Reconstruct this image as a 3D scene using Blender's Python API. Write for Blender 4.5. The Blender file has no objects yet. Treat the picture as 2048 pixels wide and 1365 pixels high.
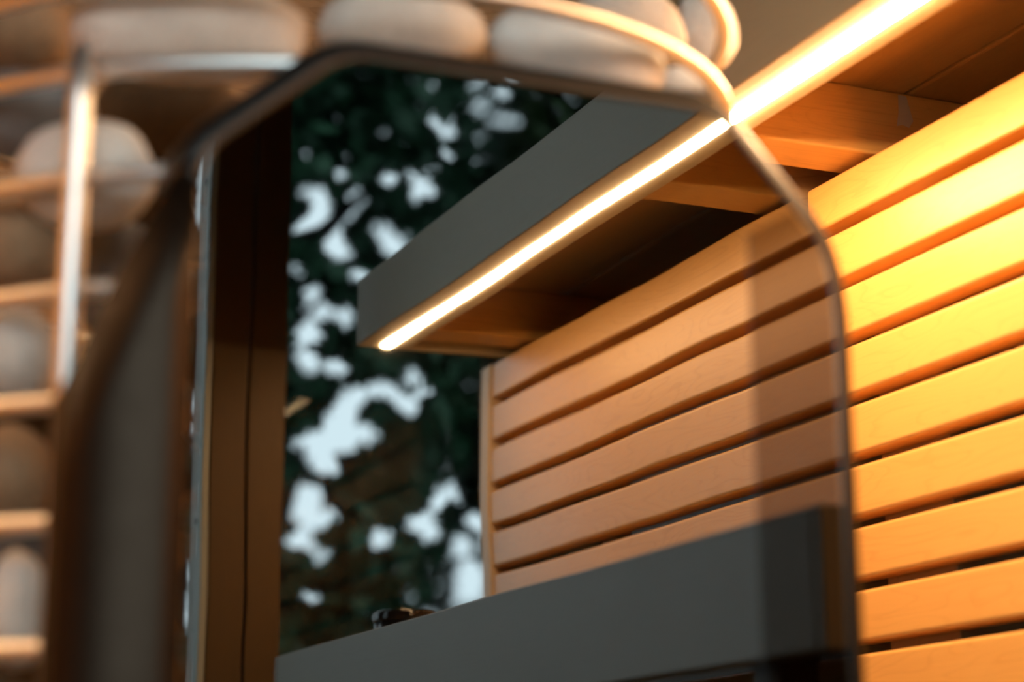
import bpy, bmesh, math, random
import numpy as np
from mathutils import Vector, Matrix, noise

# ------------------------------------------------------------------ frame of reference
# u runs along the slatted wall (away from the camera), v across the room towards that wall, z up.
# The camera stands at u = v = 0, H above the floor.  World X = u, Y = -v, Z = z + H.
H = 0.5
sc = bpy.context.scene
COL = sc.collection
YAW, PITCH, ROLL, FPX = 0.4022788, 0.2423096, -0.0031485, 4001.7

def W(u, v, z): return Vector((u, -v, z + H))

fw = np.array([math.cos(YAW)*math.cos(PITCH), math.sin(YAW)*math.cos(PITCH), math.sin(PITCH)])
r0 = np.array([-math.sin(YAW), math.cos(YAW), 0.0])
u0 = np.array([-math.cos(YAW)*math.sin(PITCH), -math.sin(YAW)*math.sin(PITCH), math.cos(PITCH)])
rt = math.cos(ROLL)*r0 + math.sin(ROLL)*u0
up = -math.sin(ROLL)*r0 + math.cos(ROLL)*u0

# ------------------------------------------------------------------ camera
cam = bpy.data.cameras.new('camera'); cam_o = bpy.data.objects.new('camera', cam); COL.objects.link(cam_o)
def wv(a): return Vector((a[0], -a[1], a[2]))
M3 = Matrix((wv(rt), wv(up), -wv(fw))).transposed()
cam_o.matrix_world = Matrix.Translation(W(0, 0, 0)) @ M3.to_4x4()
cam.sensor_width = 36.0; cam.sensor_fit = 'HORIZONTAL'; cam.lens = 36.0*FPX/2048
cam.clip_start = 0.05; cam.clip_end = 200
cam.dof.use_dof = True; cam.dof.focus_distance = 2.42; cam.dof.aperture_fstop = 2.8; cam.dof.aperture_blades = 0
sc.camera = cam_o

# ------------------------------------------------------------------ light of the place: an overcast dusk sky
world = bpy.data.worlds.new('sky'); sc.world = world; world.use_nodes = True
bg = world.node_tree.nodes['Background']
bg.inputs[0].default_value = (0.80, 0.92, 1.0, 1); bg.inputs[1].default_value = 6.2
LED_COL = (1.0, 0.60, 0.29); LED_POWER = 230.0
sc.view_settings.view_transform = 'Standard'; sc.view_settings.look = 'None'
sc.view_settings.gamma = 1.0; sc.view_settings.exposure = 0.0; sc.view_settings.use_curve_mapping = False
sc.cycles.sample_clamp_indirect = 8.0
sc.cycles.max_bounces = 10; sc.cycles.diffuse_bounces = 4; sc.cycles.glossy_bounces = 6; sc.cycles.transparent_max_bounces = 12

# ------------------------------------------------------------------ materials
def new_mat(name):
    m = bpy.data.materials.new(name); m.use_nodes = True
    nt = m.node_tree; p = nt.nodes['Principled BSDF']
    return m, nt, p

def nd(nt, typ, **kw):
    n = nt.nodes.new(typ)
    for k, v in kw.items(): setattr(n, k, v)
    return n

def wood(name, axis, light, dark, figure=0.5, lines=0.5, rough=0.45, spec=0.35):
    """Plank wood: fine fibres along AXIS, broad bowed figure across it."""
    m, nt, p = new_mat(name); L = nt.links.new
    tc = nd(nt, 'ShaderNodeTexCoord'); oi = nd(nt, 'ShaderNodeObjectInfo')
    off = nd(nt, 'ShaderNodeVectorMath', operation='MULTIPLY_ADD')
    vec = nd(nt, 'ShaderNodeCombineXYZ')
    for i in range(3): L(oi.outputs['Random'], vec.inputs[i])
    L(vec.outputs[0], off.inputs[0]); off.inputs[1].default_value = (17, 31, 23); L(tc.outputs['Object'], off.inputs[2])
    def mapped(along, across):
        mp = nd(nt, 'ShaderNodeMapping'); s = [across]*3; s[axis] = along
        mp.inputs['Scale'].default_value = s; L(off.outputs[0], mp.inputs[0]); return mp
    fib = nd(nt, 'ShaderNodeTexNoise'); fib.inputs['Scale'].default_value = 1; fib.inputs['Detail'].default_value = 5
    L(mapped(6, 420).outputs[0], fib.inputs[0])
    big = nd(nt, 'ShaderNodeTexNoise'); big.inputs['Scale'].default_value = 1; big.inputs['Detail'].default_value = 2
    L(mapped(2.2, 13).outputs[0], big.inputs[0])
    rings = nd(nt, 'ShaderNodeMath', operation='MULTIPLY'); rings.inputs[1].default_value = 26
    L(big.outputs['Fac'], rings.inputs[0])
    saw = nd(nt, 'ShaderNodeMath', operation='FRACT'); L(rings.outputs[0], saw.inputs[0])
    rr = nd(nt, 'ShaderNodeValToRGB'); e = rr.color_ramp.elements
    e[0].position = 0.0; e[0].color = (0.25,)*3 + (1,); e[1].position = 0.72; e[1].color = (0, 0, 0, 1)
    x = e.new(1.0); x.color = (1, 1, 1, 1); L(saw.outputs[0], rr.inputs[0])
    cloud = nd(nt, 'ShaderNodeTexNoise'); cloud.inputs['Scale'].default_value = 1; cloud.inputs['Detail'].default_value = 3
    L(mapped(3, 9).outputs[0], cloud.inputs[0])
    a = nd(nt, 'ShaderNodeMath', operation='MULTIPLY'); a.inputs[1].default_value = 0.45*figure; L(rr.outputs[0], a.inputs[0])
    b = nd(nt, 'ShaderNodeMath', operation='MULTIPLY_ADD'); b.inputs[1].default_value = lines; L(fib.outputs['Fac'], b.inputs[0]); L(a.outputs[0], b.inputs[2])
    c = nd(nt, 'ShaderNodeMath', operation='MULTIPLY_ADD'); c.inputs[1].default_value = 0.5; L(cloud.outputs['Fac'], c.inputs[0]); L(b.outputs[0], c.inputs[2])
    d = nd(nt, 'ShaderNodeMath', operation='ADD'); d.inputs[1].default_value = -0.25 - 0.5*lines; d.use_clamp = True; L(c.outputs[0], d.inputs[0])
    mix = nd(nt, 'ShaderNodeMix', data_type='RGBA'); mix.inputs[6].default_value = (*light, 1); mix.inputs[7].default_value = (*dark, 1)
    L(d.outputs[0], mix.inputs[0]); L(mix.outputs[2], p.inputs['Base Color'])
    p.inputs['Roughness'].default_value = rough; p.inputs['Specular IOR Level'].default_value = spec
    bp = nd(nt, 'ShaderNodeBump'); bp.inputs['Strength'].default_value = 0.08; bp.inputs['Distance'].default_value = 0.001
    L(fib.outputs['Fac'], bp.inputs['Height']); L(bp.outputs[0], p.inputs['Normal'])
    return m

def metal(name, col, rough, aniso_noise=0.0, wave=0.0):
    m, nt, p = new_mat(name); L = nt.links.new
    p.inputs['Base Color'].default_value = (*col, 1); p.inputs['Metallic'].default_value = 1; p.inputs['Roughness'].default_value = rough
    if aniso_noise or wave:
        tc = nd(nt, 'ShaderNodeTexCoord'); n = nd(nt, 'ShaderNodeTexNoise')
        n.inputs['Scale'].default_value = 9 if wave else 60; n.inputs['Detail'].default_value = 1 if wave else 4
        L(tc.outputs['Object'], n.inputs[0])
        if wave:
            bp = nd(nt, 'ShaderNodeBump'); bp.inputs['Strength'].default_value = 1.0; bp.inputs['Distance'].default_value = wave
            L(n.outputs['Fac'], bp.inputs['Height']); L(bp.outputs[0], p.inputs['Normal'])
        if aniso_noise:
            mr = nd(nt, 'ShaderNodeMapRange'); mr.inputs[3].default_value = rough-aniso_noise; mr.inputs[4].default_value = rough+aniso_noise
            L(n.outputs['Fac'], mr.inputs[0]); L(mr.outputs[0], p.inputs['Roughness'])
    return m

def plain(name, col, rough=0.6, spec=0.3):
    m, nt, p = new_mat(name)
    tc = nd(nt, 'ShaderNodeTexCoord'); n = nd(nt, 'ShaderNodeTexNoise'); n.inputs['Scale'].default_value = 25; n.inputs['Detail'].default_value = 4
    nt.links.new(tc.outputs['Object'], n.inputs[0])
    mix = nd(nt, 'ShaderNodeMix', data_type='RGBA'); mix.inputs[6].default_value = (*[c*0.8 for c in col], 1); mix.inputs[7].default_value = (*[min(1, c*1.2) for c in col], 1)
    nt.links.new(n.outputs['Fac'], mix.inputs[0]); nt.links.new(mix.outputs[2], p.inputs['Base Color'])
    p.inputs['Roughness'].default_value = rough; p.inputs['Specular IOR Level'].default_value = spec
    return m

def stone_mat(name, c1, c2, c3):
    m, nt, p = new_mat(name); L = nt.links.new
    tc = nd(nt, 'ShaderNodeTexCoord')
    n1 = nd(nt, 'ShaderNodeTexNoise'); n1.inputs['Scale'].default_value = 14; n1.inputs['Detail'].default_value = 5
    n2 = nd(nt, 'ShaderNodeTexNoise'); n2.inputs['Scale'].default_value = 220; n2.inputs['Detail'].default_value = 2
    L(tc.outputs['Object'], n1.inputs[0]); L(tc.outputs['Object'], n2.inputs[0])
    rp = nd(nt, 'ShaderNodeValToRGB'); e = rp.color_ramp.elements
    e[0].position = .3; e[0].color = (*c1, 1); e[1].position = .7; e[1].color = (*c2, 1); L(n1.outputs['Fac'], rp.inputs[0])
    mx = nd(nt, 'ShaderNodeMix', data_type='RGBA'); mx.inputs[7].default_value = (*c3, 1)
    mr = nd(nt, 'ShaderNodeMapRange'); mr.inputs[1].default_value = .52; mr.inputs[2].default_value = .75; mr.inputs[4].default_value = .6
    L(n2.outputs['Fac'], mr.inputs[0]); L(mr.outputs[0], mx.inputs[0]); L(rp.outputs[0], mx.inputs[6]); L(mx.outputs[2], p.inputs['Base Color'])
    p.inputs['Roughness'].default_value = .8; p.inputs['Specular IOR Level'].default_value = .25
    bp = nd(nt, 'ShaderNodeBump'); bp.inputs['Strength'].default_value = .4; bp.inputs['Distance'].default_value = .001
    L(n2.outputs['Fac'], bp.inputs['Height']); L(bp.outputs[0], p.inputs['Normal'])
    return m

ALDER_L, ALDER_D = (0.76, 0.40, 0.105), (0.50, 0.215, 0.035)
slat_wood = wood('pale_alder_slats', 0, ALDER_L, ALDER_D, 0.6, 0.5, 0.38, 0.8)
beam_wood = wood('alder_bench_boards', 0, (0.52, 0.43, 0.27), (0.38, 0.29, 0.165), 0.3, 0.35, 0.5)
plank_wood = wood('bench_underside_planks', 0, (0.50, 0.29, 0.10), (0.32, 0.16, 0.045), 0.5, 0.5)
cross_wood = wood('spruce_crossbeam', 1, (0.72, 0.42, 0.13), (0.36, 0.16, 0.03), 0.35, 1.0)
log_wood = wood('dark_log_boards', 1, (0.34, 0.20, 0.09), (0.16, 0.08, 0.03), 1.0, 0.6, 0.6)
side_wood = wood('wall_boards', 0, (0.13, 0.085, 0.05), (0.08, 0.048, 0.025), 0.6, 0.4, 0.6)
post_wood = wood('glued_spruce_post', 2, (0.13, 0.072, 0.024), (0.08, 0.04, 0.012), 0.5, 0.6, 0.5)
lower_wood = wood('dimmed_bench_boards', 0, (0.33, 0.27, 0.19), (0.24, 0.185, 0.12), 0.3, 0.35, 0.5)  # bench wood darkened to stand in for daylight falling off here
trim_wood = wood('pale_upright_trim', 2, (0.70, 0.52, 0.34), (0.55, 0.38, 0.22), 0.3, 0.3)
grey_wood = wood('daylit_grey_batten', 2, (0.52, 0.55, 0.50), (0.38, 0.40, 0.36), 0.4, 0.4, 0.6)  # grey of daylight on the post's side put into the colour
mirror_steel = metal('polished_steel', (0.154, 0.160, 0.163), 0.015, wave=0.00012)
dim_steel = metal('heat_dulled_steel', (0.072, 0.067, 0.063), 0.03)
fold_steel = metal('folded_dark_steel', (0.04, 0.036, 0.033), 0.42, 0.05)
wing_steel = metal('browned_steel', (0.020, 0.0135, 0.009), 0.38, 0.06); wing_steel.node_tree.nodes['Principled BSDF'].inputs['Metallic'].default_value = .8; wing_steel.node_tree.nodes['Principled BSDF'].inputs['Specular IOR Level'].default_value = .1
dark_steel = metal('sooted_steel', (0.09, 0.075, 0.065), 0.5, 0.1)
rod_steel = metal('stainless_rod', (0.80, 0.77, 0.73), 0.42, 0.06)
alu = metal('brushed_aluminium', (0.6, 0.58, 0.55), 0.35)
glue_m = plain('dried_glue', (0.55, 0.50, 0.42), 0.5)
screw_m = metal('dark_screw', (0.12, 0.12, 0.12), 0.4)
black_gloss = plain('black_lacquer', (0.012, 0.011, 0.012), 0.12, 0.5)
floor_m = plain('grey_floor_tile', (0.045, 0.042, 0.04), 0.5)
lawn_m = plain('dark_lawn', (0.02, 0.035, 0.015), 0.9)
bark_m = plain('brown_bark', (0.02, 0.012, 0.008), 0.9)
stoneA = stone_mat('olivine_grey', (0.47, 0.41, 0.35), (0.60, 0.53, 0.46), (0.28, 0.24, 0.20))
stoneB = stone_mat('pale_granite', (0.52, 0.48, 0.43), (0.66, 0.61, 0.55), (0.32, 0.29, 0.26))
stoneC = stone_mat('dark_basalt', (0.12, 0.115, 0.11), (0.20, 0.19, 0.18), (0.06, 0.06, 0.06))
stoneE = stone_mat('shaded_brown_stone', (0.07, 0.04, 0.018), (0.12, 0.07, 0.03), (0.03, 0.018, 0.01))  # brown darkened: shade between the stones put into the colour
stoneD = stone_mat('rust_brown_stone', (0.22, 0.13, 0.07), (0.33, 0.21, 0.12), (0.10, 0.06, 0.03))

led_m, nt, p = new_mat('warm_led'); nt.nodes.remove(p)
em = nd(nt, 'ShaderNodeEmission'); em.inputs[0].default_value = (*LED_COL, 1); em.inputs[1].default_value = LED_POWER
nt.links.new(em.outputs[0], nt.nodes['Material Output'].inputs[0])

glass_m, nt, p = new_mat('window_glass'); nt.nodes.remove(p)
tr = nd(nt, 'ShaderNodeBsdfTransparent'); tr.inputs[0].default_value = (0.93, 0.96, 0.95, 1)
gl = nd(nt, 'ShaderNodeBsdfGlossy'); gl.inputs['Roughness'].default_value = 0.0
fr = nd(nt, 'ShaderNodeFresnel'); fr.inputs[0].default_value = 1.29; mx = nd(nt, 'ShaderNodeMixShader')
nt.links.new(fr.outputs[0], mx.inputs[0]); nt.links.new(tr.outputs[0], mx.inputs[1]); nt.links.new(gl.outputs[0], mx.inputs[2])
nt.links.new(mx.outputs[0], nt.nodes['Material Output'].inputs[0])

def leaf_mat(name, c1, c2):
    m, nt, p = new_mat(name); L = nt.links.new
    tc = nd(nt, 'ShaderNodeTexCoord'); n = nd(nt, 'ShaderNodeTexNoise'); n.inputs['Scale'].default_value = 1.4; n.inputs['Detail'].default_value = 3
    L(tc.outputs['Object'], n.inputs[0])
    rp = nd(nt, 'ShaderNodeValToRGB'); e = rp.color_ramp.elements
    e[0].position = .35; e[0].color = (*c1, 1); e[1].position = .65; e[1].color = (*c2, 1); L(n.outputs['Fac'], rp.inputs[0]); L(rp.outputs[0], p.inputs['Base Color'])
    p.inputs['Roughness'].default_value = .6; p.inputs['Specular IOR Level'].default_value = .2
    return m
leafA = leaf_mat('blue_green_leaves', (0.007, 0.026, 0.013), (0.013, 0.052, 0.023))
leafB = leaf_mat('olive_green_leaves', (0.012, 0.021, 0.007), (0.020, 0.046, 0.013))

# ------------------------------------------------------------------ builders
def tag(o, label=None, cat=None, group=None, kind=None):
    if label: o['label'] = label
    if cat: o['category'] = cat
    if group: o['group'] = group
    if kind: o['kind'] = kind
    return o

def thing(name, loc, label, cat, group=None):
    o = bpy.data.objects.new(name, None); COL.objects.link(o)
    o.location = loc; o.empty_display_size = 0.1
    return tag(o, label, cat, group)

def wloc(o):
    l = Vector(o.location)
    while o.parent: o = o.parent; l += Vector(o.location)
    return l

def link(name, me, mat, loc, parent=None):
    o = bpy.data.objects.new(name, me); COL.objects.link(o)
    if mat is not None and not me.materials: me.materials.append(mat)
    o.location = Vector(loc) - (wloc(parent) if parent else Vector())
    if parent: o.parent = parent
    return o

def finish(name, bm, mat, parent=None, smooth=False):
    """bm is in world space; recentre on the middle of its base."""
    xs = [v.co for v in bm.verts]
    lo = Vector([min(c[i] for c in xs) for i in range(3)]); hi = Vector([max(c[i] for c in xs) for i in range(3)])
    org = Vector(((lo.x+hi.x)/2, (lo.y+hi.y)/2, lo.z))
    for v in bm.verts: v.co -= org
    bmesh.ops.recalc_face_normals(bm, faces=bm.faces)
    me = bpy.data.meshes.new(name); bm.to_mesh(me); bm.free()
    if smooth:
        for f in me.polygons: f.use_smooth = True
    return link(name, me, mat, org, parent)

def box_bm(u, v, z, bev=0.0, seg=2, bm=None):
    new = bm is None; bm = bm or bmesh.new()
    vs = [bm.verts.new(W(a, b, c)) for a in u for b in v for c in z]
    for f in ((0,1,3,2),(4,6,7,5),(0,4,5,1),(2,3,7,6),(0,2,6,4),(1,5,7,3)): bm.faces.new([vs[i] for i in f])
    if bev and new: bmesh.ops.bevel(bm, geom=bm.edges[:], offset=bev, segments=seg, affect='EDGES', profile=0.5)
    return bm

def box(name, u, v, z, mat, parent=None, bev=0.0015, seg=2):
    return finish(name, box_bm(u, v, z, bev, seg), mat, parent)

def tube_bm(pts, rad, n=10, closed=False, bm=None):
    bm = bm or bmesh.new(); pts = [Vector(q) for q in pts]; N = len(pts); rings = []
    rad = rad if hasattr(rad, '__len__') else [rad]*N
    nrm = None
    for i, q in enumerate(pts):
        t = (pts[(i+1) % N] - pts[i-1]) if closed or 0 < i < N-1 else (pts[1]-pts[0] if i == 0 else pts[-1]-pts[-2])
        t.normalize()
        if nrm is None: nrm = t.orthogonal().normalized()
        nrm = (nrm - t*nrm.dot(t)).normalized(); b = t.cross(nrm)
        rings.append([bm.verts.new(q + rad[i]*(math.cos(k*2*math.pi/n)*nrm + math.sin(k*2*math.pi/n)*b)) for k in range(n)])
    for i in range(N if closed else N-1):
        A, B = rings[i], rings[(i+1) % N]
        if closed and i == N-1:   # match the twist
            s = min(range(n), key=lambda s: (A[0].co-B[s].co).length); B = B[s:]+B[:s]
        for k in range(n): bm.faces.new((A[k], A[(k+1) % n], B[(k+1) % n], B[k]))
    if not closed: bm.faces.new(rings[0][::-1]); bm.faces.new(rings[-1])
    return bm

def dup(root, loc=None, label=None):
    r = root.copy(); COL.objects.link(r)
    if loc is not None: r.location = loc
    if label: r['label'] = label
    for ch in root.children:
        c = ch.copy(); COL.objects.link(c); c.parent = r
        for g in ch.children:
            d = g.copy(); COL.objects.link(d); d.parent = c
    return r

def ray(px, py):
    """Direction (u, v, z) of a point of the photograph, unit depth."""
    return (px-1024)/FPX*rt - (py-682.5)/FPX*up + fw

def project(P):
    d = P @ fw
    return 1024 + FPX*(P @ rt)/d, 682.5 - FPX*(P @ up)/d

# the room: u -0.76 .. 1.95, v -1.3 .. 1.52, z -0.5 .. 1.65
UW, UE, VL, VR, ZF, ZC = -0.755, 1.95, -1.05, 1.52, -H, 1.65
UM = 1.16                                   # plane of the polished stove plate
def S(o): o['kind'] = 'structure'; return o

S(box('floor', (UW-.1, UE+.1), (VL-.1, VR+.1), (ZF-.08, ZF), floor_m, bev=0))
ce = S(box('ceiling', (UW-.1, UE+.1), (VL-.1, VR+.1), (ZC+.02, ZC+.08), side_wood, bev=0))
k = 0; v = VL
while v < VR-1e-6:                          # ceiling boards along the room
    box('plank', (UW, UE), (v+.001, min(v+.118, VR)), (ZC, ZC+.02), side_wood, ce, .002, 1); v += .12
# end wall of horizontal logs behind the stove
we = S(box('wall_end', (UE+.025, UE+.09), (VL-.1, VR+.1), (ZF, ZC), dark_steel, bev=0)); we.data.materials[0] = log_wood
z = ZF
while z < ZC-1e-6:
    box('log_board', (UE, UE+.025), (VL, VR), (z+.001, min(z+.118, ZC)), log_wood, we, .006, 2); z += .12
# wall behind the benches
wr = S(box('wall_right', (UW, UE), (VR+.02, VR+.08), (ZF, ZC), side_wood, bev=0))
z = ZF
while z < ZC-1e-6:
    box('log_board', (UW, UE), (VR, VR+.02), (z+.001, min(z+.118, ZC)), side_wood, wr, .005, 2); z += .12
# left wall: dark boards beside the stove, a tall window towards the end
wl = S(box('wall_left', (-.2, UE), (VL-.08, VL-.02), (ZF, ZC), side_wood, bev=0))
z = ZF
while z < ZC-1e-6:
    box('log_board', (-.2, UE), (VL-.02, VL), (z+.001, min(z+.118, ZC)), side_wood, wl, .005, 2); z += .12
w2 = S(box('window_2', (UW+.05, -.25), (VL-.045, VL-.041), (ZF+.06, ZC-.06), glass_m, bev=0))
for nm, uu, zz in (('window_frame', (UW, UW+.05), (ZF, ZC)), ('window_frame', (-.25, -.2), (ZF, ZC)),
                   ('sill', (UW+.05, -.25), (ZF, ZF+.06)), ('window_frame', (UW+.05, -.25), (ZC-.06, ZC))):
    box(nm, uu, (VL-.07, VL-.01), zz, post_wood, w2, .003)
# full-height window wall at the bench end
w1 = S(box('window_1', (UW-.006, UW), (VL, VR), (ZF+.06, ZC-.06), glass_m, bev=0))
box('sill', (UW-.05, UW+.05), (VL, VR), (ZF, ZF+.06), post_wood, w1, .003)
box('window_frame', (UW-.05, UW+.05), (VL, VR), (ZC-.06, ZC), post_wood, w1, .003)

# the window post: two glued members and a daylight-grey batten with screws on its side
PV0, PV1 = .764, .882
tp = thing('window_post', W(-.70, .823, ZF+.061), 'upright brown wooden post of two glued halves, in front of the tall window', 'post')
box('post_half', (-.745, -.67), (PV0, .8225), (ZF+.061, ZC-.062), post_wood, tp, .003)
box('post_half', (-.745, -.67), (.8255, PV1), (ZF+.061, ZC-.062), post_wood, tp, .003)
sb = tag(box('side_batten', (-.7455, -.672), (.752, .7638), (ZF+.061, ZC-.062), grey_wood, tp, .002), 'grey side batten with dark screws')
for zz in (.475, 1.029, -.08):
    bm = bmesh.new(); bmesh.ops.create_cone(bm, cap_ends=True, segments=16, radius1=.006, radius2=.0045, depth=.003,
        matrix=Matrix.Translation(W(-.705, .7508, zz)) @ Matrix.Rotation(math.pi/2, 4, 'X'))
    finish('screw', bm, screw_m, sb)

# ------------------------------------------------------------------ slatted wall under the upper bench
PITCHZ, ZTOP, SH = .0684638, .7365, .0552
U0, U1 = -.583, 1.932
def slat_wall(label, u0, u1, v0, v1, n):
    t = thing('slat_wall', W((u0+u1)/2, (v0+v1)/2, ZF), label, 'slat wall'); first = None
    for k in range(n):
        if first is None:
            bm = box_bm((u0, u1), (v0, v1), (ZTOP-SH, ZTOP)); bmesh.ops.bevel(bm, geom=bm.edges[:], offset=.0042, segments=4, affect='EDGES', profile=.5)
            first = finish('slat', bm, slat_wood, t); base = Vector(first.location)
        else:
            o = first.copy(); COL.objects.link(o); o.location = base - Vector((0, 0, k*PITCHZ))
    return t
sw = slat_wall('pale alder wall of horizontal slats with open gaps, under the upper bench', U0, U1, 1.2, 1.232, 18)
sl = slat_wall('second slatted wall, out of the picture behind the stove side of the room', .81, U1, -.522, -.50, 18)
for uu in (.85, 1.35, 1.85):
    box('batten', (uu, uu+.05), (-.546, -.5222), (ZF, ZTOP-.004), log_wood, sl, .001)
for uu in ((1.722, 1.85), (1.05, 1.10), (.40, .45), (-.25, -.20)):
    tag(box('batten', uu, (1.2322, 1.256), (ZF, ZTOP-.004), log_wood, sw, .001))
tag(box('end_trim', (-.621, -.5845), (1.196, 1.258), (ZF, ZTOP), trim_wood, sw, .003), 'pale upright end trim')

# ------------------------------------------------------------------ upper bench seen from below
ZB, ZT = .7405, .8455
ub = thing('upper_bench', W(.7, 1.2, ZB), 'upper wooden bench whose deep front board carries the light strip along its underside', 'bench')
box('front_board', (-.541, 1.945), (.962, .9950), (ZB, ZT), beam_wood, ub, .002)
box('inner_batten', (-.541, 1.945), (1.0125, 1.041), (ZB, .822), beam_wood, ub, .002)
box('end_board', (-.555, -.5415), (.962, 1.46), (ZB, ZT), beam_wood, ub, .002)
for uu in ((1.805, 1.880), (.265, .34), (-.50, -.43)):
    tag(box('crossbeam', uu, (1.0415, 1.46), (.7435, .822), cross_wood, ub, .0025))
# a pale smear of dried glue on the face of the crossbeam by the stove
bm = bmesh.new()
g = [(1796, 190), (1812, 193), (1820, 222), (1826, 243), (1818, 256), (1806, 250), (1794, 252), (1797, 225)]
f = bm.faces.new([bm.verts.new(W(*(ray(a, b)*1.8047/ray(a, b)[0]))) for a, b in g])
ex = bmesh.ops.extrude_face_region(bm, geom=[f]); bmesh.ops.translate(bm, verts=[x for x in ex['geom'] if isinstance(x, bmesh.types.BMVert)], vec=(-.0004, 0, 0))
tag(finish('glue_smear', bm, glue_m, ub), 'pale smear of dried glue')
for vv in ((.9952, 1.258), (1.264, 1.46)):
    box('seat_plank', (-.541, 1.945), vv, (.8225, ZT), plank_wood, ub, .003)
def light_strip(u0, u1, vc, zb, label):
    """Aluminium profile let into the board, shallow domed diffuser just proud of it."""
    t = thing('light_strip', W((u0+u1)/2, vc, zb), label, 'light strip', 'warm light strips under the benches')
    box('profile', (u0-.004, u1), (vc-.0082, vc+.0082), (zb+.004, zb+.068), alu, t, 0)
    bm = bmesh.new()
    sec = [(-.008, .0035), (-.008, -.0012), (-.006, -.0034), (0, -.0042), (.006, -.0034), (.008, -.0012), (.008, .0035)]
    us = [u0+(u1-u0)*i/8 for i in range(9)]
    rows = [[bm.verts.new(W(u, vc+a, zb+b)) for a, b in sec] for u in us]
    for i in range(8):
        for j in range(len(sec)): bm.faces.new((rows[i][j], rows[i+1][j], rows[i+1][(j+1) % len(sec)], rows[i][(j+1) % len(sec)]))
    bm.faces.new(rows[0]); bm.faces.new(rows[-1][::-1])
    finish('diffuser', bm, led_m, t)
light_strip(-.536, 1.944, 1.0037, ZB, 'long glowing warm white light strip under the front board of the upper bench')
# the bench on the other side of the stove, with the same strip
u2 = thing('upper_bench', W(1.3, -.6, ZB), 'second upper wooden bench, out of the picture on the other side of the stove', 'bench')
box('front_board', (.80, 1.945), (-.2935, -.262), (ZB, ZT), side_wood, u2, .002)
box('inner_batten', (.80, 1.945), (-.341, -.3105), (ZB, .822), side_wood, u2, .002)
box('end_board', (.786, .7995), (-.83, -.262), (ZB, ZT), side_wood, u2, .002)
box('seat_plank', (.80, 1.945), (-.57, -.294), (.8225, ZT), side_wood, u2, .003)
box('seat_plank', (.80, 1.945), (-.83, -.576), (.8225, ZT), side_wood, u2, .003)
for uu in (.81, 1.30, 1.805):
    box('crossbeam', (uu, uu+.075), (-.83, -.3415), (.7435, .822), log_wood, u2, .0025)
light_strip(.806, 1.944, -.302, ZB+.0125, 'light strip under the second upper bench, on the far side of the stove')

# ------------------------------------------------------------------ lower bench
lb = thing('lower_bench', W(.25, 1.0, ZF), 'lower wooden bench with a deep front board, seen reflected in the polished stove plate', 'bench')
LV, LZ0, LZ1, LU0, LU1 = .82, .137, .2495, -.482, 1.0
box('front_board', (LU0+.014, LU1-.014), (LV, LV+.026), (LZ0, LZ1), lower_wood, lb, .002)
box('end_board', (LU0, LU0+.0135), (LV, 1.19), (LZ0, LZ1), lower_wood, lb, .002)
box('end_board', (LU1-.0135, LU1), (LV, 1.19), (LZ0, LZ1), lower_wood, lb, .002)
for a in (.8475, .9625, 1.0775):
    box('seat_plank', (LU0+.014, LU1-.014), (a, a+.111), (LZ1-.026, LZ1-.0005), lower_wood, lb, .003)
for uu in (.80, -.30):
    for vv in ((.87, .91), (1.13, 1.17)):
        box('leg', (uu, uu+.045), vv, (ZF, LZ1-.0265), post_wood, lb, .003)

tn = thing('storage_tin', W(-.29, .95, LZ1), 'low black lacquered round tin standing on the lower bench', 'tin')
def lathe(name, prof, c, mat, parent, n=32):
    bm = bmesh.new(); R = []
    for r, zz in prof: R.append([bm.verts.new(W(c[0]+r*math.cos(i*2*math.pi/n), c[1]+r*math.sin(i*2*math.pi/n), c[2]+zz)) for i in range(n)])
    for a, b in zip(R, R[1:]):
        for i in range(n): bm.faces.new((a[i], a[(i+1) % n], b[(i+1) % n], b[i]))
    bm.faces.new(R[0][::-1]); bm.faces.new(R[-1])
    return finish(name, bm, mat, parent, True)
lathe('body', [(.040, 0), (.042, .002), (.042, .036)], (-.29, .95, LZ1), black_gloss, tn)
lathe('lid', [(.0435, .0362), (.044, .038), (.044, .047), (.042, .050), (.02, .0505)], (-.29, .95, LZ1), black_gloss, tn)

# ------------------------------------------------------------------ the stove
st = thing('sauna_stove', W(1.44, .51, ZF), 'sauna stove with polished steel front plate and steel rod cage full of stones', 'stove')
IN = [(.285, ZF+.06), (.285, .411), (.377, .490), (.648, .490), (.731, .404), (.739, .36), (.739, ZF+.06)]
def rounded(poly, r, n=5):
    out = [poly[0]]
    for a, b, c in zip(poly, poly[1:], poly[2:]):
        a, b, c = Vector(a), Vector(b), Vector(c)
        d1, d2 = (a-b), (c-b); q = min(r, d1.length*.45, d2.length*.45)
        p1, p2 = b+d1.normalized()*q, b+d2.normalized()*q
        for i in range(n+1):
            t = i/n; out.append(tuple((1-t)**2*p1 + 2*t*(1-t)*b + t*t*p2))
    return out + [poly[-1]]
OUTL = rounded(IN, .02)
# polished flat plate (a thin solid sheet)
bm = bmesh.new()
f = bm.faces.new([bm.verts.new(W(UM, a, b)) for a, b in OUTL])
ex = bmesh.ops.extrude_face_region(bm, geom=[f])
bmesh.ops.translate(bm, verts=[x for x in ex['geom'] if isinstance(x, bmesh.types.BMVert)], vec=(.002, 0, 0))
tag(finish('front_plate', bm, mirror_steel, st), 'mirror-polished steel front plate reflecting bench, slats and window')
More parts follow.
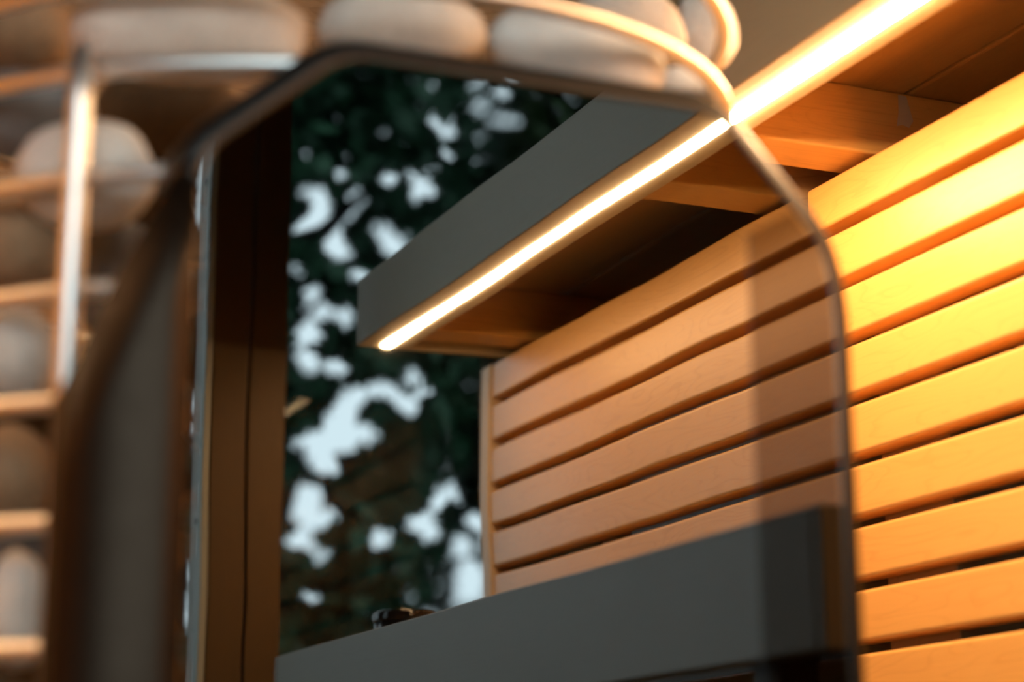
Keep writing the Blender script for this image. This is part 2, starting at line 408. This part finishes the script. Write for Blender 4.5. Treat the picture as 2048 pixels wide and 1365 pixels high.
# duller strip welded along the right side of the plate
bm = bmesh.new()
P = [(.672, ZF+.06), (.672, .405), (.706, .425), (.729, .401), (.737, .36), (.737, ZF+.06)]
f = bm.faces.new([bm.verts.new(W(UM-.0006, a, b)) for a, b in P])
ex = bmesh.ops.extrude_face_region(bm, geom=[f])
bmesh.ops.translate(bm, verts=[x for x in ex['geom'] if isinstance(x, bmesh.types.BMVert)], vec=(.0005, 0, 0))
tag(finish('edge_strip', bm, dim_steel, st), 'darker heat-dulled strip of the plate')
# folded rim along chamfers, top and right side
bm = bmesh.new(); path = OUTL[1:]
def offs(path, d):
    out = []
    for i, q in enumerate(path):
        a = Vector(path[max(i-1, 0)]); b = Vector(path[min(i+1, len(path)-1)]); t = (b-a).normalized(); nrm = Vector((-t.y, t.x))
        out.append((q[0]+nrm.x*d, q[1]+nrm.y*d))
    return out
rimsec = [(-.001, 0), (.006, .0004), (.011, .0022), (.0155, .0058), (.0185, .011), (.0195, .018), (.0195, .04), (.0175, .04), (.0175, .018), (.014, .009), (.005, .0034), (-.001, .0026)]
R = [[bm.verts.new(W(UM+du, a, b)) for a, b in offs(path, d)] for d, du in rimsec]
for i in range(len(R)):
    A, B = R[i], R[(i+1) % len(R)]
    for j in range(len(path)-1): bm.faces.new((A[j], A[j+1], B[j+1], B[j]))
bm.faces.new([r[0] for r in R]); bm.faces.new([r[-1] for r in R][::-1])
tag(finish('folded_rim', bm, fold_steel, st, True), 'dark brushed folded rim')
# broad side wing curving back on the left
wing = [(1.1602, .2835, .411), (1.1612, .268, .395), (1.164, .252, .364), (1.169, .238, .335), (1.176, .225, .302), (1.186, .2145, .272), (1.202, .208, .255)]
bm = bmesh.new()
fr_, bk = [], []
for (u, v, zt), (nu, nv) in zip(wing, [(1, 0), (1, .1), (1, .3), (1, .5), (.8, .7), (.6, .8), (.3, 1)]):
    l = math.hypot(nu, nv); du, dv = nu/l*.002, nv/l*.002
    fr_.append([bm.verts.new(W(u, v, ZF+.06+(zt-ZF-.06)*t)) for t in (0, .5, .9, 1)]); bk.append([bm.verts.new(W(u+du, v+dv, ZF+.06+(zt-ZF-.06)*t)) for t in (0, .5, .9, 1)])
for G, fl in ((fr_, 1), (bk, -1)):
    for a, b in zip(G, G[1:]):
        for j in range(3): bm.faces.new([a[j], b[j], b[j+1], a[j+1]][::fl])
for j in (0, 3):
    for i in range(len(wing)-1): bm.faces.new((fr_[i][j], fr_[i+1][j], bk[i+1][j], bk[i][j]))
for i in (0, -1):
    for j in range(3): bm.faces.new((fr_[i][j], fr_[i][j+1], bk[i][j+1], bk[i][j]))
tag(finish('side_wing', bm, wing_steel, st, True), 'curved dark brushed steel side wing')
# sooty inner chamber, base and top grate
UC, VC, AU, AL, AR = 1.45, .50, .28, .37, .28
lathe('inner_chamber', [(.09, .006), (.095, .012), (.095, .82), (.08, .86)], (UC, VC, ZF+.06), dark_steel, st)
def ring_pts(z, n=72, grow=0.0):
    out = []
    for i in range(n):
        a = 2*math.pi*i/n; s = math.sin(a)
        out.append(W(UC-(AU+grow)*math.cos(a), VC + ((AR+grow) if s > 0 else (AL+grow))*s, z))
    return out
bm = bmesh.new(); a = ring_pts(ZF+.03, 72, .01); b = ring_pts(ZF+.065, 72, .01)
A = [bm.verts.new(x) for x in a]; B = [bm.verts.new(x) for x in b]
for i in range(72): bm.faces.new((A[i], A[(i+1) % 72], B[(i+1) % 72], B[i]))
bm.faces.new(A[::-1]); bm.faces.new(B)
finish('base_tray', bm, dark_steel, st)
for uu, vv in ((1.27, .30), (1.27, .66), (1.63, .28), (1.63, .68)):
    box('foot', (uu-.02, uu+.02), (vv-.02, vv+.02), (ZF, ZF+.0305), dark_steel, st, .003)
for zz in (.625, .555, .494, .4195, .343, .270, .192, .113, .035, -.043, -.12, -.2, -.28, -.36):
    finish('cage_hoop', tube_bm(ring_pts(zz), .0064, 10, True), rod_steel, st, True)
for i in range(16):                           # uprights just outside the hoops
    a = 2*math.pi*(i+.5)/16; s = math.sin(a); c = math.cos(a)
    if c > .2 or i == 14: continue                # none across the front of the heap
    q = W(UC-(AU-.0135)*c, VC+((AR-.0135) if s > 0 else (AL-.0135))*s, 0)
    finish('cage_upright', tube_bm([q+Vector((0, 0, ZF+.065)), q+Vector((0, 0, .625))], .0062, 10), rod_steel, st, True)
# the one thick upright at the left of the plate
finish('cage_upright', tube_bm([W(1.237, .2215, ZF+.065), W(1.237, .2215, .462), W(1.237, .2215, .5005)], [.0078, .0078, .0078], 14), rod_steel, st, True)

# ------------------------------------------------------------------ stones
def stone(px, py, u, rx, ry, mat, label, seed, group=None, sq=1.0, tilt=0):
    d = ray(px, py); t = u/d[0]; P = d*t
    return stone3(P, (rx*t/FPX, ry*t/FPX), mat, label, seed, group, sq, tilt)
def stone3(P, r, mat, label, seed, group=None, sq=1.0, tilt=0):
    rnd = random.Random(seed); bm = bmesh.new(); bmesh.ops.create_icosphere(bm, subdivisions=4, radius=1.0)
    o3 = Vector((rnd.uniform(-50, 50), rnd.uniform(-50, 50), rnd.uniform(-50, 50)))
    R = Matrix.Rotation(tilt, 3, Vector(M3.col[2])); inv = M3
    for vx in bm.verts:
        c = vx.co
        g = 1 + .10*noise.noise(c*1.1+o3) + .045*noise.noise(c*2.7+o3)
        q = Vector((abs(c.x)**.97*math.copysign(1, c.x), abs(c.y)**.97*math.copysign(1, c.y), abs(c.z)**.97*math.copysign(1, c.z)))
        loc = Vector((q.x*r[0], q.y*r[1], q.z*min(r)*sq))*g
        vx.co = R @ (inv @ loc) + W(*P)
    o = finish('sauna_stone', bm, mat, None, True)
    return tag(o, label, 'stone', group or 'sauna stones in the cage')
stone(378, 68, 1.275, 236, 100, stoneA, 'largest grey-brown sauna stone, resting above the upper left hoop of the cage', 1)
stone(806, 62, 1.268, 168, 88, stoneA, 'round grey stone behind the top edge of the polished plate, between the two biggest stones', 2)
stone(1150, 118, 1.262, 180, 104, stoneB, 'pale rounded stone behind the plate top, just under the slanting hoop', 3, tilt=-.2)
stone(1362, 182, 1.29, 62, 50, stoneB, 'small pale stone wedged at the upper right corner of the plate', 4)
stone(1265, 45, 1.42, 120, 75, stoneA, 'grey stone above the slanting right hoop, behind the pale rounded one', 5, tilt=-.5)
stone(1415, 60, 1.44, 62, 88, stoneB, 'narrow pale stone at the right end of the cage between two hoops', 6, tilt=.2)
stone(40, 60, 1.40, 110, 100, stoneD, 'rust-brown stone in the top left corner above the first hoop', 7)
stone(60, 232, 1.36, 130, 95, stoneC, 'dark grey stone below the first hoop, left of the thick upright', 8)
stone(172, 352, 1.31, 140, 112, stoneB, 'light round stone behind the thick upright of the cage', 9)
stone(42, 492, 1.345, 95, 88, stoneD, 'brown stone between second and third hoop on the left', 10)
stone(28, 712, 1.345, 92, 95, stoneA, 'tan stone between third and fourth hoop on the left', 11)
stone(20, 950, 1.36, 88, 100, stoneD, 'brown stone between fourth and fifth hoop on the left', 12)
stone(38, 1218, 1.33, 62, 118, stoneA, 'upright tan stone between the two lowest hoops on the left', 13)
stone(330, 235, 1.44, 150, 95, stoneE, 'brown stone coloured dark as shade under the largest grey-brown stone', 14)
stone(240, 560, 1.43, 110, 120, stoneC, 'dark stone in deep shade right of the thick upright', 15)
# stones deeper in the left of the cage, coloured dark to keep gaps shaded
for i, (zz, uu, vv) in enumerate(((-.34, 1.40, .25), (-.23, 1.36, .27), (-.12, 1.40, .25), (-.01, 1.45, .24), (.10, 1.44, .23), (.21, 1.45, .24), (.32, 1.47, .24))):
    stone3((uu, vv, zz), (.055, .05), (stoneE, stoneC)[i % 2], ('dark stone deep in the left of the cage, lowest of its column', 'dark grey stone in the left of the cage, second from the bottom',
        'brown stone deep in the left of the cage, third from the bottom', 'dark grey stone deep in the left of the cage, middle of its column', 'brown stone deep in the cage behind the fourth hoop',
        'dark grey stone deep in the cage behind the third hoop', 'brown stone deep in the cage behind the light round stone')[i], 60+i)
# the rest of the heap, hidden behind the plate and at the back
rnd = random.Random(5); placed = []
for lvl, zz in enumerate((-.36, -.25, -.14, -.03, .08, .19, .30, .41, .52)):
    n = 7
    for i in range(n):
        a = 2*math.pi*(i+.5*(lvl % 2))/n + .2; s = math.sin(a); c = math.cos(a)
        if c > .05 and lvl > 2 and s < .2: continue        # the visible front left is built above
        if c > .2 and lvl > 6: continue
        R_ = .20
        P = (UC-R_*c, VC+(R_ if s > 0 else R_+.07)*s, zz+rnd.uniform(-.01, .01))
        if P[1] < .38 and P[0] < 1.60: continue           # the dark column above stands there
        stone3(P, (rnd.uniform(.05, .06), rnd.uniform(.044, .052)), stoneE if lvl > 5 else (stoneA, stoneB, stoneC)[rnd.randrange(3)],  # upper layers coloured darker so the gaps read as shade
               'rounded stone out of sight behind the plate and inside the stove cage', 100+lvl*20+i, 'hidden stones behind the plate', 1.0)

# ------------------------------------------------------------------ outside
S(finish('ground', box_bm((-30, 12), (-16, 18), (ZF-.35, ZF-.3)), lawn_m))
GAPS = [(620,385,48,22),(640,405,40,24),(600,455,40,34),(630,445,38,34),(645,438,36,30),(675,495,40,42),(690,440,30,25),(760,460,30,28),(790,490,42,34),
 (590,540,28,28),(625,590,38,30),(640,620,36,30),(610,640,40,40),(620,670,44,30),(715,550,34,24),(745,560,40,20),(690,635,30,34),(675,740,42,28),(612,730,36,36),(590,700,24,30),(760,780,46,30),(700,800,42,36),
 (680,850,56,50),(690,880,52,44),(620,890,44,44),(645,930,40,34),(600,990,52,44),(625,1035,56,36),(595,1080,40,28),(560,1160,20,36),(555,1215,16,28),
 (748,868,26,28),(765,1075,32,34),(836,1045,32,34),(855,1065,30,36),(878,1000,28,28),(815,810,34,36),(850,785,26,22),(858,680,28,24),(825,750,28,26),(960,1045,30,36),(925,1095,26,28),(940,1165,38,46),(935,1190,34,30),(975,1100,20,26),
 (735,140,34,20),(712,150,30,18),(785,172,34,26),(700,182,26,22),(675,235,28,22),(760,258,26,26),(600,285,28,26),(612,315,30,34),(830,210,34,24),(862,235,32,32),(892,255,50,40),(930,275,34,26),(965,274,28,22),
 (868,170,28,20),(955,170,28,20),(995,192,42,28),(1060,195,32,22),(960,222,30,28),(1000,245,38,28),(1035,247,26,20),(1150,195,28,22),(1020,155,46,18),(1115,220,26,22),
 (898,308,34,28),(868,335,30,28),(820,348,28,28),(963,320,28,26),(845,385,40,32),(775,362,28,28),(715,400,28,32),(680,350,26,28),(695,310,24,24),(592,245,22,24),
 (395,380,30,110),(400,440,30,50),(385,860,24,110),(392,820,20,60),(372,1150,24,50),(366,1240,22,60),(640,1110,30,24),(622,1190,30,28),(905,985,26,26)]
GA = np.array(GAPS, float); GA[GA[:, 1] < 350, 2:] *= .62; GA[:, 2:] *= .92
rng = np.random.default_rng(11)
def foliage(name, mat, c, rad, n, parent, size=(.055, .034)):
    """Leaves as bent little blades in a crown; the crown is left open where the sky shows between the branches."""
    q = rng.normal(size=(n, 3)); q /= np.linalg.norm(q, axis=1)[:, None]; q *= rng.random((n, 1))**.45
    P = np.array(c) + q*np.array(rad)
    P[:, 2] = np.maximum(P[:, 2], -.7)
    V = P.copy(); V[:, 0] = 2*UM - V[:, 0]               # where the crown appears in the polished plate
    d = V @ fw; X = 1024+FPX*(V @ rt)/d; Y = 682.5-FPX*(V @ up)/d
    e = ((X[:, None]-GA[:, 0])/GA[:, 2])**2 + ((Y[:, None]-GA[:, 1])/GA[:, 3])**2
    P = P[e.min(1) > 1.0 + rng.random(len(P))*.35 - .15]
    m = len(P); ax = rng.normal(size=(m, 3)); ax /= np.linalg.norm(ax, axis=1)[:, None]
    o = rng.normal(size=(m, 3)); sd = np.cross(ax, o); sd /= np.linalg.norm(sd, axis=1)[:, None]
    k = rng.uniform(.6, 1.3, (m, 1)); nb = np.cross(ax, sd)
    vs = np.stack([P-ax*size[0]*k, P+sd*size[1]*k+nb*.01, P+ax*size[0]*k, P-sd*size[1]*k+nb*.01], 1).reshape(-1, 3)
    vs[:, 1] *= -1; vs[:, 2] += H
    org = wloc(parent); vs -= np.array(org)
    me = bpy.data.meshes.new(name); me.vertices.add(4*m); me.vertices.foreach_set('co', vs.ravel())
    me.loops.add(4*m); me.loops.foreach_set('vertex_index', np.arange(4*m)); me.polygons.add(m)
    me.polygons.foreach_set('loop_start', np.arange(m)*4); me.polygons.foreach_set('loop_total', np.full(m, 4)); me.update()
    me.materials.append(mat)
    o = bpy.data.objects.new(name, me); COL.objects.link(o); o.parent = parent; o['kind'] = 'stuff'
    return o
def tree(u, v, h, rad, mat, n, label, lean=0.0):
    t = thing('tree', W(u, v, ZF-.3), label, 'tree', 'trees outside the window')
    base = W(u, v, ZF-.31); top = W(u, v+lean, h)
    pts = [base.lerp(top, i/6)+Vector((0, .05*math.sin(i*1.7+u), 0)) for i in range(7)]
    finish('trunk', tube_bm(pts, [.13*(1-.12*i) for i in range(7)], 10), bark_m, t, True)
    for i in range(6):
        q = pts[2].lerp(pts[6], i/6); a = i*2.3
        e = q + Vector((math.cos(a)*rad[0]*.5, math.sin(a)*rad[1]*.5, .35))
        finish('branch', tube_bm([q, q.lerp(e, .5)+Vector((0, 0, -.06)), e], [.05, .035, .015], 7), bark_m, t, True)
    foliage('foliage', mat, (u, v+lean*.6, h*.55), rad, n, t)
    return t
ROWS = (
 (-4.9, 2.0, 4.6, (.95, .90, 2.7), leafA, 24000, 'nearest blue-green tree outside, reflected right beside the wooden post'),
 (-4.9, 4.0, 4.5, (.95, .90, 2.7), leafB, 20000, 'nearest olive-green tree outside, behind the end of the slatted wall'),
 (-7.3, 2.65, 5.0, (1.15, .90, 3.2), leafA, 24000, 'blue-green tree in the second row, reflected under the end of the upper bench'),
 (-7.3, 4.7, 4.9, (1.15, .90, 3.1), leafA, 18000, 'blue-green tree in the second row, hidden behind the upper bench reflection'),
 (-9.9, 3.25, 5.6, (1.2, .92, 3.7), leafB, 20000, 'farthest olive-green tree in the middle of the window reflection'),
 (-9.9, 5.3, 5.4, (1.2, .92, 3.6), leafA, 14000, 'farthest blue-green tree, behind the slatted wall'))
for r_ in ROWS: tree(*r_)
for i, (u, v) in enumerate(((-3.1, 1.35), (-3.1, 2.45), (-3.1, .25))):
    b = thing('bush', W(u, v, ZF-.3), ('low dark bush outside the window, right of the post in the reflection', 'low dark bush outside the window, behind the end of the slatted wall', 'low dark bush outside the window, left of the post')[i], 'bush', 'bushes outside the window')
    finish('stem', tube_bm([W(u, v, ZF-.31), W(u, v, .1)], [.04, .02], 7), bark_m, b, True)
    foliage('foliage', leafB, (u, v, .0), (.6, .46, .62), 8000, b)
